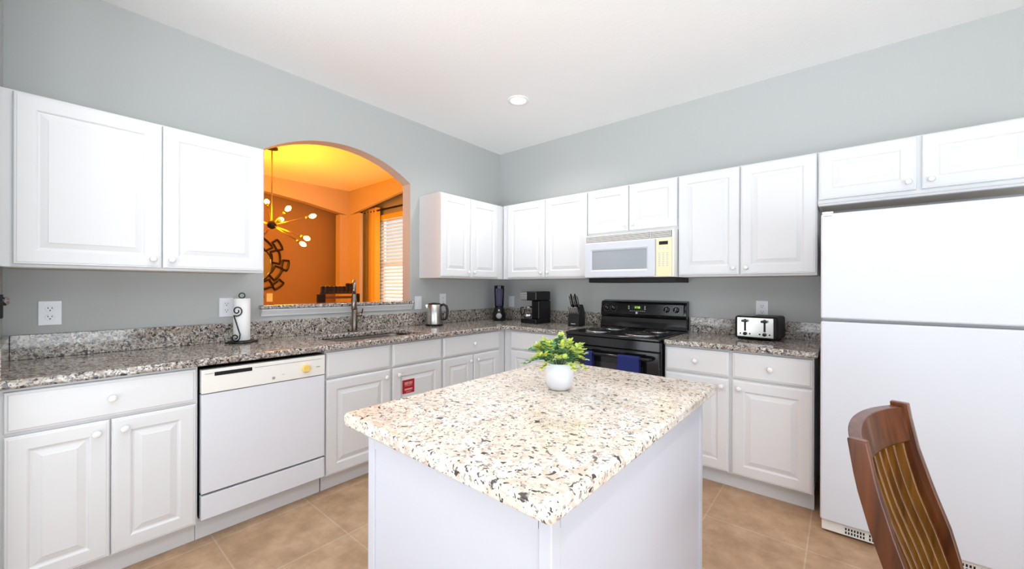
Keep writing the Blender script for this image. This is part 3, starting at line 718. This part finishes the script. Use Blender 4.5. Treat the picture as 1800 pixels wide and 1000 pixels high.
# kettle
t = thing('electric_kettle', 'stainless steel electric kettle with black handle', 'kettle', (0.160, -1.085, CT), math.radians(40))
bm = bmesh.new(); lathe(bm, [(0.080, 0.001), (0.082, 0.012), (0.074, 0.018)], n=36); obj('power_base', bm, 'blackm', t, smooth=40)
bm = bmesh.new(); lathe(bm, [(0.074, 0.0185), (0.0745, 0.03), (0.071, 0.11), (0.064, 0.185), (0.060, 0.196), (0.056, 0.198)], n=40)
prism(bm, [(-0.058, 0.195), (-0.082, 0.192), (-0.066, 0.160)], -0.012, 0.012, 'y'); obj('jug', bm, 'steel', t, smooth=35)
bm = bmesh.new(); lathe(bm, [(0.057, 0.1985), (0.055, 0.206), (0.02, 0.211), (0.012, 0.211)], n=36); obj('lid', bm, 'blackm', t, smooth=40)
bm = bmesh.new(); tube(bm, [(0.058, 0, 0.188), (0.085, 0, 0.197), (0.112, 0, 0.180), (0.120, 0, 0.14), (0.116, 0, 0.09), (0.102, 0, 0.058), (0.070, 0, 0.055)], [0.011, 0.011, 0.012, 0.012, 0.011, 0.010, 0.009], 12); obj('handle', bm, 'black', t, smooth=True)

# blender
t = thing('blender', 'dark countertop blender with clear blue tinted jar in the corner', 'blender', (0.240, -0.275, CT), math.radians(40))
bm = bmesh.new(); lathe(bm, [(0.066, 0.001), (0.070, 0.010), (0.070, 0.06), (0.060, 0.12), (0.048, 0.145), (0.046, 0.150)], n=36); obj('motor_base', bm, 'black', t, smooth=40)
bm = bmesh.new(); lathe(bm, [(0.030, -0.0655), (0.028, -0.078), (0.020, -0.081)], (0, 0, 0.055), axis='y', n=24); obj('dial', bm, 'grey', t, smooth=40)
bm = bmesh.new(); lathe(bm, [(0.008, -0.062), (0.007, -0.067)], (0, 0, 0.115), axis='y', n=16); obj('button', bm, 'chrome', t, smooth=40)
bm = bmesh.new(); lathe(bm, [(0.040, 0.1505), (0.046, 0.16), (0.052, 0.34), (0.054, 0.345)], n=36, cap=False)
o = obj('jar', bm, 'bglass', t, smooth=True); md = o.modifiers.new('solid', 'SOLIDIFY'); md.thickness = 0.003
bm = bmesh.new(); lathe(bm, [(0.054, 0.3455), (0.055, 0.372), (0.050, 0.376), (0.02, 0.378)], n=36); obj('lid', bm, 'black', t, smooth=40)
bm = bmesh.new()
for k in range(4):
    a = k*PI/2+0.4; tube(bm, [(0, 0, 0.16), (0.012*math.cos(a), 0.012*math.sin(a), 0.165), (0.022*math.cos(a), 0.022*math.sin(a), 0.178)], 0.0015, 5)
obj('blades', bm, 'chrome', t)
bm = bmesh.new(); tube(bm, [(0.068, 0.02, 0.012), (0.10, 0.03, 0.006), (0.14, 0.09, 0.006), (0.12, 0.16, 0.006)], 0.004, 8); obj('cord', bm, 'blackm', t, smooth=True)

# coffee maker
t = thing('coffee_maker', 'black drip coffee maker with glass carafe', 'coffee maker', (0.700, -0.250, CT), math.radians(-6)); t.scale = (0.84, 1, 1.03)
box('base', (-0.125, 0.125, -0.10, 0.12, 0.001, 0.045), 'black', t, bevel=0.01)
box('water_tank', (-0.02+0.03, 0.125, -0.06, 0.12, 0.0455, 0.22), 'black', t, bevel=0.008)
hd = box('brew_head', (-0.125, 0.125, -0.10, 0.12, 0.2205, 0.310), 'black', t, bevel=0.014, seg=3)
box('control_plate', (-0.128, -0.02, -0.104, -0.1005, 0.225, 0.305), 'steel', hd, bevel=0.001)
pieces('button', [(-0.115+i*0.026, -0.100+i*0.026, -0.1055, -0.1042, 0.238+j*0.022, 0.250+j*0.022) for i in range(4) for j in range(3)], 'grey', hd)
cfp = thing
bm = bmesh.new(); lathe(bm, [(0.040, 0.047), (0.058, 0.055), (0.062, 0.08), (0.054, 0.115), (0.040, 0.14), (0.042, 0.15)], (-0.055, -0.035, 0), n=32, cap=False)
cf = obj('carafe', bm, 'glass', t, smooth=True); md = cf.modifiers.new('solid', 'SOLIDIFY'); md.thickness = 0.002
bm = bmesh.new(); lathe(bm, [(0.043, 0.151), (0.044, 0.160), (0.02, 0.168)], (-0.055, -0.035, 0), n=32); obj('carafe_lid', bm, 'chrome', cf, smooth=40)
bm = bmesh.new(); lathe(bm, [(0.0635, 0.072), (0.0638, 0.086)], (-0.055, -0.035, 0), n=32, cap=False); lathe(bm, [(0.0400, 0.0465), (0.057, 0.049), (0.04, 0.0505)], (-0.055, -0.035, 0), n=32); obj('carafe_band', bm, 'chrome', cf, smooth=40)
bm = bmesh.new(); tube(bm, [(-0.10, -0.075, 0.15), (-0.125, -0.095, 0.148), (-0.13, -0.10, 0.11), (-0.112, -0.085, 0.075)], 0.008, 10); obj('carafe_handle', bm, 'black', cf, smooth=True)

# knife block
t = thing('knife_block', 'black knife block full of steel handled knives', 'knife block', (1.155, -0.205, CT), math.radians(10))
bm = bmesh.new(); prism(bm, [(-0.085, 0.001), (0.085, 0.001), (0.075, 0.13), (0.015, 0.20), (-0.045, 0.155), (-0.085, 0.10)], -0.055, 0.055, 'x')
obj('block', bm, 'blackm', t, bevel=0.004)
boxes('emblem', [(-0.025, 0.02, -0.0862, -0.0852, 0.02, 0.026)], 'lgrey', t)
kd = Vector((0, -0.50, 0.87)).normalized()
def knife(x, y, z, L, label):
    bm = bmesh.new(); p = Vector((x, y, z))
    tube(bm, [p-kd*0.03, p+kd*0.004], 0.0045, 8)
    tube(bm, [p+kd*0.004, p+kd*0.018], [0.0075, 0.0078], 8)
    o = obj('steel_bolster', bm, 'chrome', None, smooth=True)
    return o
slots = []
for i in range(6): slots.append((-0.042+i*0.0168, -0.074, 0.112, 0.075, 'steak'))
for i in range(5): slots.append((-0.038+i*0.0190, -0.030, 0.166, 0.150 if i % 2 else 0.13, 'chef'))
for n_, (x, y, z, L, kd_) in enumerate(slots):
    p = Vector((x, y, z))
    bm = bmesh.new()
    d = kd; u = Vector((1, 0, 0)); v = d.cross(u)
    secs = []
    for s, wd, th in ((0.0, 0.007, 0.0065), (0.02, 0.008, 0.007), (0.5, 0.0100, 0.007), (0.9, 0.0115, 0.0075), (1.0, 0.008, 0.006)):
        c = p+d*(L*s+0.002); secs.append([c+u*th*math.cos(a)+v*wd*math.sin(a) for a in [2*PI*k/10 for k in range(10)]])
    sweep(bm, None, secs)
    o = obj('knife_handle', bm, 'chrome' if kd_ == 'steak' or n_ % 2 == 0 else 'black', t, smooth=50)

# toaster
t = thing('toaster', 'four slice toaster, black with a steel front, beside the refrigerator', 'toaster', (2.625, -0.19, CT), math.radians(-5))
bd = box('housing', (-0.130, 0.130, -0.11, 0.125, 0.010, 0.165), 'blackm', t, bevel=0.018, seg=4)
fp = box('front_plate', (-0.112, 0.106, -0.1145, -0.1105, 0.022, 0.155), 'steel', t, bevel=0.002)
boxes('bread_slot', [(-0.10, -0.085+0.06, -0.09, 0.10, 0.1655, 0.1665)], 'grey', t)
for cxx in (-0.062, 0.055):
    boxes('lever_slot', [(cxx-0.006, cxx+0.006, -0.1158, -0.1146, 0.062, 0.145)], 'blackm', fp)
    o = box('lever', (cxx-0.019, cxx+0.019, -0.138, -0.1165, 0.124, 0.140), 'black', fp, bevel=0.004)
    bm = bmesh.new(); lathe(bm, [(0.012, -0.1146), (0.011, -0.126), (0.008, -0.128)], (cxx, 0, 0.044), axis='y', n=24); obj('dial', bm, 'black', fp, smooth=40)
    for dx in (-0.029, 0.029):
        bm = bmesh.new(); lathe(bm, [(0.0055, -0.1146), (0.005, -0.118)], (cxx+dx, 0, 0.044), axis='y', n=14); obj('button', bm, 'black', fp, smooth=40)
pieces('foot', [(sx*0.1-0.012, sx*0.1+0.012, sy*0.08-0.01, sy*0.08+0.01, 0.0005, 0.0095) for sx in (-1, 1) for sy in (-1, 1)], 'blackm', t)

# ------------------------------------------------------------------ wall plates
def plate(label, side, u, z, kind='outlet', w=0.078, h=0.122):
    if side == 'L': t = thing('wall_outlet' if kind == 'outlet' else 'light_switch', label, 'outlet' if kind == 'outlet' else 'switch', (0.0008, u, z), PI/2)
    elif side == 'B': t = thing('wall_outlet' if kind == 'outlet' else 'light_switch', label, 'outlet' if kind == 'outlet' else 'switch', (u, -0.0008, z), 0)
    elif side == 'A': t = thing('light_switch', label, 'switch', (-3.3592, u, z), PI/2)
    box('cover_plate', (-w/2, w/2, -0.006, 0, -h/2, h/2), 'wire', t, bevel=0.002)
    if kind == 'outlet':
        for dz in (-0.021, 0.021):
            bm = bmesh.new(); lathe(bm, [(0.017, -0.006), (0.016, -0.0075)], (0, 0, dz), axis='y', n=24); r_ = obj('receptacle', bm, 'wire', t, smooth=30)
            boxes('slots', [(-0.008, -0.0055, -0.0082, -0.0076, dz, dz+0.008), (0.0055, 0.008, -0.0082, -0.0076, dz, dz+0.008), (-0.0025, 0.0025, -0.0082, -0.0076, dz-0.010, dz-0.005)], 'blackm', r_)
    else:
        box('rocker', (-0.016, 0.016, -0.010, -0.0062, -0.033, 0.033), 'wire', t, bevel=0.002)
plate('white wall outlet at the far left above the backsplash', 'L', -3.395, 1.147)
plate('white wall outlet partly hidden behind the paper towel roll', 'L', -2.655, 1.148)
plate('white rocker switch just right of the arched opening', 'L', -1.153, 1.135, 'switch')
plate('white wall outlet above the steel kettle', 'L', -0.855, 1.155)
plate('white wall switch between the blender and the coffee maker', 'B', 0.184, 1.122, 'switch')
plate('white wall outlet above the toaster', 'B', 2.614, 1.128)
plate('switch plate low on the orange dining wall under the mirror', 'A', -1.285, 1.12, 'switch')

# wall item at extreme left on the near wall
# (a chrome fixture just clips the frame edge)
t = thing('wall_phone_bracket', 'small chrome and black fixture cut off by the left frame edge', 'wall fixture', (0.22, YC, 1.195))
t.name = 'wall_fixture'
box('plate', (-0.03, 0.03, 0.0005, 0.010, -0.055, 0.05), 'blackm', t, bevel=0.003)
bm = bmesh.new(); lathe(bm, [(0.018, 0.0105), (0.020, 0.02), (0.012, 0.028)], (0, 0, 0.02), axis='y'); obj('button', bm, 'chrome', t, smooth=40)

# ------------------------------------------------------------------ dining room things
# chandelier
CH = Vector((-1.80, -1.785, 1.965))
t = thing('sputnik_chandelier', 'brass sputnik chandelier with glowing bulbs in the dining room', 'chandelier', CH)
bm = bmesh.new(); lathe(bm, [(0.06, H-CH.z-0.001), (0.06, H-CH.z-0.02), (0.012, H-CH.z-0.026)]); obj('ceiling_canopy', bm, 'iron', t, smooth=40)
bm = bmesh.new(); tube(bm, [(0, 0, 0.03), (0, 0, H-CH.z-0.026)], 0.006, 8); obj('stem', bm, 'brass', t, smooth=True)
bm = bmesh.new()
bmesh.ops.create_icosphere(bm, subdivisions=3, radius=0.045); obj('hub', bm, 'iron', t, smooth=True)
cs, sn = math.cos(YAW), math.sin(YAW)
def camdir(r, u, d): return Vector((r*cs-d*sn, r*sn+d*cs, u))
def at_px(px, py, dd):
    D_ = 4.41+dd; v = cw0((px-903.95)/693.28*D_, (504.35-py)/693.28*D_, D_); return v-CH
def cw0(r, u, d): return Vector((CAM.x+r*cs-d*sn, CAM.y+r*sn+d*cs, CAM.z+u))
arms = [at_px(506, 368, -0.10), at_px(494, 387, 0.22), at_px(549, 381, 0.08), at_px(539, 420, -0.12), at_px(532, 430, 0.14),
        camdir(-0.38, 0.16, -0.1), camdir(-0.30, -0.16, 0.25), camdir(-0.18, 0.30, 0.2), camdir(-0.12, 0.05, -0.42)]
for v in arms:
    L = v.length; n = v.normalized()
    bm = bmesh.new(); tube(bm, [n*0.04, n*(L-0.075)], 0.005, 8); a = obj('arm', bm, 'brass', t, smooth=True)
    bm = bmesh.new(); tube(bm, [n*(L-0.0745), n*(L-0.035)], 0.014, 12); obj('socket', bm, 'brass', a, smooth=True)
    bm = bmesh.new(); tube(bm, [n*(L-0.0345), n*(L-0.02), n*(L+0.005), n*(L+0.03), n*(L+0.042)], [0.012, 0.022, 0.028, 0.018, 0.004], 12); obj('bulb', bm, 'bulb', a, smooth=True)
l = bpy.data.lights.new('chandelier_glow', 'POINT'); l.energy = 82; l.color = (1.0, 0.31, 0.003); l.shadow_soft_size = 0.28
o = bpy.data.objects.new('chandelier_glow', l); o.location = (0, 0, 0.0); o.parent = t; COL.objects.link(o)
# sunburst mirror on the accent wall: ring pieces in the (y, z) plane
MY, MZ, MX = -1.53, 1.60, -3.36
t = thing('sunburst_mirror', 'round wall mirror in a dark frame of curved rectangles', 'mirror', (MX, MY, MZ), PI/2)
bm = bmesh.new(); lathe(bm, [(0.265, -0.010), (0.262, -0.018), (0.25, -0.018)], axis='y', n=48); obj('mirror_glass', bm, 'mirror', t, smooth=20)
bm = bmesh.new(); tube(bm, [(0.272*math.cos(a), -0.016, 0.272*math.sin(a)) for a in [2*PI*k/48 for k in range(48)]], 0.011, 8, True); obj('inner_ring', bm, 'darkwood', t, smooth=True)
def ringpiece(r0, r1, a0, a1, tilt=0):
    bm = bmesh.new(); pts = []
    c = Vector((math.cos((a0+a1)/2), 0, math.sin((a0+a1)/2)))*((r0+r1)/2)
    n = 7
    for k in range(n): a = a0+(a1-a0)*k/(n-1); pts.append(Vector((r1*math.cos(a), -0.02, r1*math.sin(a))))
    for k in range(n): a = a1+(a0-a1)*k/(n-1); pts.append(Vector((r0*math.cos(a), -0.02, r0*math.sin(a))))
    R_ = Matrix.Rotation(tilt, 3, 'Y')
    pts = [R_ @ (p-c)+c for p in pts]
    tube(bm, pts, 0.016, 6, True)
    obj('frame_rectangle', bm, 'darkwood', t)
for k in range(9):
    a = 2*PI*k/9+0.35; ringpiece(0.285, 0.395, a-0.27, a+0.27, 0.25)
for k in range(9):
    a = 2*PI*k/9+0.0; ringpiece(0.405, 0.49, a-0.16, a+0.16, 0.2)
# tall slat back chair beyond the ledge
t = thing('slatted_bar_chair', 'black slat back bar chair standing behind the pass-through ledge', 'chair', (-0.80, -1.53, 0))
a0, a1 = -0.196, 0.227
for y in (a0, a1-0.07):
    box('back_post', (-0.02, 0.02, y, y+0.07, 0.55, 1.212), 'darkwood', t, bevel=0.004)
box('cross_rail', (-0.010, 0.010, a0+0.0705, a1-0.0705, 1.165, 1.188), 'rail', t, bevel=0.002, label='red brown cross rail')
box('top_rail', (-0.015, 0.015, a0+0.03, a1-0.055, 1.2125, 1.228), 'darkwood', t, bevel=0.002)
for i in range(8):
    y = a0+0.034+i*0.0415; box('back_slat', (-0.012, 0.012, y, y+0.033, 1.2285, 1.288 if i < 6 else 1.318), 'darkwood', t, bevel=0.004)
box('seat', (-0.02, 0.40, a0, a1, 0.70, 0.745), 'darkwood', t, bevel=0.008).location = (0.0, 0, 0)
for x, y in ((-0.02, a0), (-0.02, a1-0.04), (0.35, a0), (0.35, a1-0.04)):
    box('leg', (x, x+0.04, y, y+0.04, 0.001, 0.549 if x < 0 else 0.699), 'darkwood', t, bevel=0.003)
pieces('footrest', [(0.021, 0.349, a0+0.01, a0+0.03, 0.28, 0.31), (0.021, 0.349, a1-0.03, a1-0.01, 0.28, 0.31)], 'darkwood', t)

# ------------------------------------------------------------------ wooden dining chair by the camera
def cw(r, d, z=0): return Vector((CAM.x+r*cs-d*sn, CAM.y+r*sn+d*cs, z))
TA = 1.0   # scale of distances
A = cw(0.770, 0.885); B = cw(1.09, 1.115)
mid = (A+B)/2; wv = (B-A); Wd = wv.length; ang = math.atan2(wv.y, wv.x)
# local: x from left post to right post, -y = forward (sitter faces right and toward the camera), origin on floor under the back's top
t = thing('wooden_dining_chair', 'dark cherry wooden dining chair with curved slat back in the right foreground', 'chair', mid, ang)
hw = Wd/2
def back_y(z):        # how far forward (negative y) the back is at height z
    P_ = [(1.0, 0.0), (0.955, 0.0), (0.85, -0.018), (0.75, -0.045), (0.65, -0.078), (0.55, -0.102), (0.48, -0.110), (0.40, -0.112)]
    for (z1, y1), (z0, y0) in zip(P_, P_[1:]):
        if z >= z0: return y0+(y1-y0)*(z-z0)/(z1-z0)
    return -0.112
def post(sx, top, wid):
    bm = bmesh.new(); secs = []
    for k in range(15):
        z = 0.42+(top-0.42)*k/14; y = back_y(z); x = sx*hw
        w2 = wid*(0.5+0.10*math.sin(k/14*PI)); d2 = 0.014
        secs.append([(x-w2*0.0-0.011, y-w2, z), (x+0.011, y-w2, z), (x+0.011, y+w2, z), (x-0.011, y+w2, z)])
    sweep(bm, None, secs)
    return obj('back_post', bm, 'wood', t, bevel=0.003)
post(-1, 0.948, 0.034); post(1, 0.965, 0.038)
# crest rail bowing backward
def bow(x): return 0.036*(1-(x/hw)**2)
bm = bmesh.new(); secs = []
for k in range(17):
    x = -hw+0.011+(2*hw-0.022)*k/16; b = bow(x)
    zt = 0.945+0.010*(k/16)+0.006*math.sin(k/16*PI)
    secs.append([(x, b-0.016+back_y(0.87), 0.865), (x, b+0.010+back_y(0.87), 0.865), (x, b+0.013, zt), (x, b-0.013, zt)])
sweep(bm, None, secs); obj('crest_rail', bm, 'wood', t, bevel=0.003)
bm = bmesh.new(); secs = []
for k in range(17):
    x = -hw+0.011+(2*hw-0.022)*k/16; b = bow(x)*0.5
    secs.append([(x, b-0.012+back_y(0.50), 0.49), (x, b+0.012+back_y(0.50), 0.49), (x, b+0.012+back_y(0.54), 0.535), (x, b-0.012+back_y(0.54), 0.535)])
sweep(bm, None, secs); obj('lower_rail', bm, 'wood', t, bevel=0.003)
for i in range(8):
    x = -hw+(i+1)*2*hw/9; bm = bmesh.new(); secs = []
    for k in range(12):
        z = 0.5355+(0.8645-0.5355)*k/11; s = k/11; b = bow(x)*(0.5+0.5*s)+0.006*math.sin(s*PI); y = b+back_y(z)
        secs.append([(x-0.006, y-0.015, z), (x+0.006, y-0.015, z), (x+0.006, y+0.013, z), (x-0.006, y+0.013, z)])
    sweep(bm, None, secs); obj('back_slat', bm, 'slat', t, bevel=0.002)
bm = bmesh.new(); prism(bm, [(-hw-0.01, -0.175), (hw+0.01, -0.175), (hw+0.02, -0.58), (-hw-0.02, -0.58)], 0.425, 0.46, 'z'); obj('seat', bm, 'wood', t, bevel=0.01)
for sx in (-1, 1):
    bm = bmesh.new(); sweep(bm, None, [[(sx*hw-0.014, y-0.018, z), (sx*hw+0.014, y-0.018, z), (sx*hw+0.014, y+0.018, z), (sx*hw-0.014, y+0.018, z)] for z, y in ((0.001, -0.06), (0.2, -0.12), (0.4195, back_y(0.42)+0.003))]); obj('leg', bm, 'wood', t, bevel=0.003)
    bm = bmesh.new(); sweep(bm, None, [[(sx*hw-w2, -0.55-w2, z), (sx*hw+w2, -0.55-w2, z), (sx*hw+w2, -0.55+w2, z), (sx*hw-w2, -0.55+w2, z)] for z, w2 in ((0.001, 0.015), (0.4245, 0.02))]); obj('leg', bm, 'wood', t, bevel=0.003)
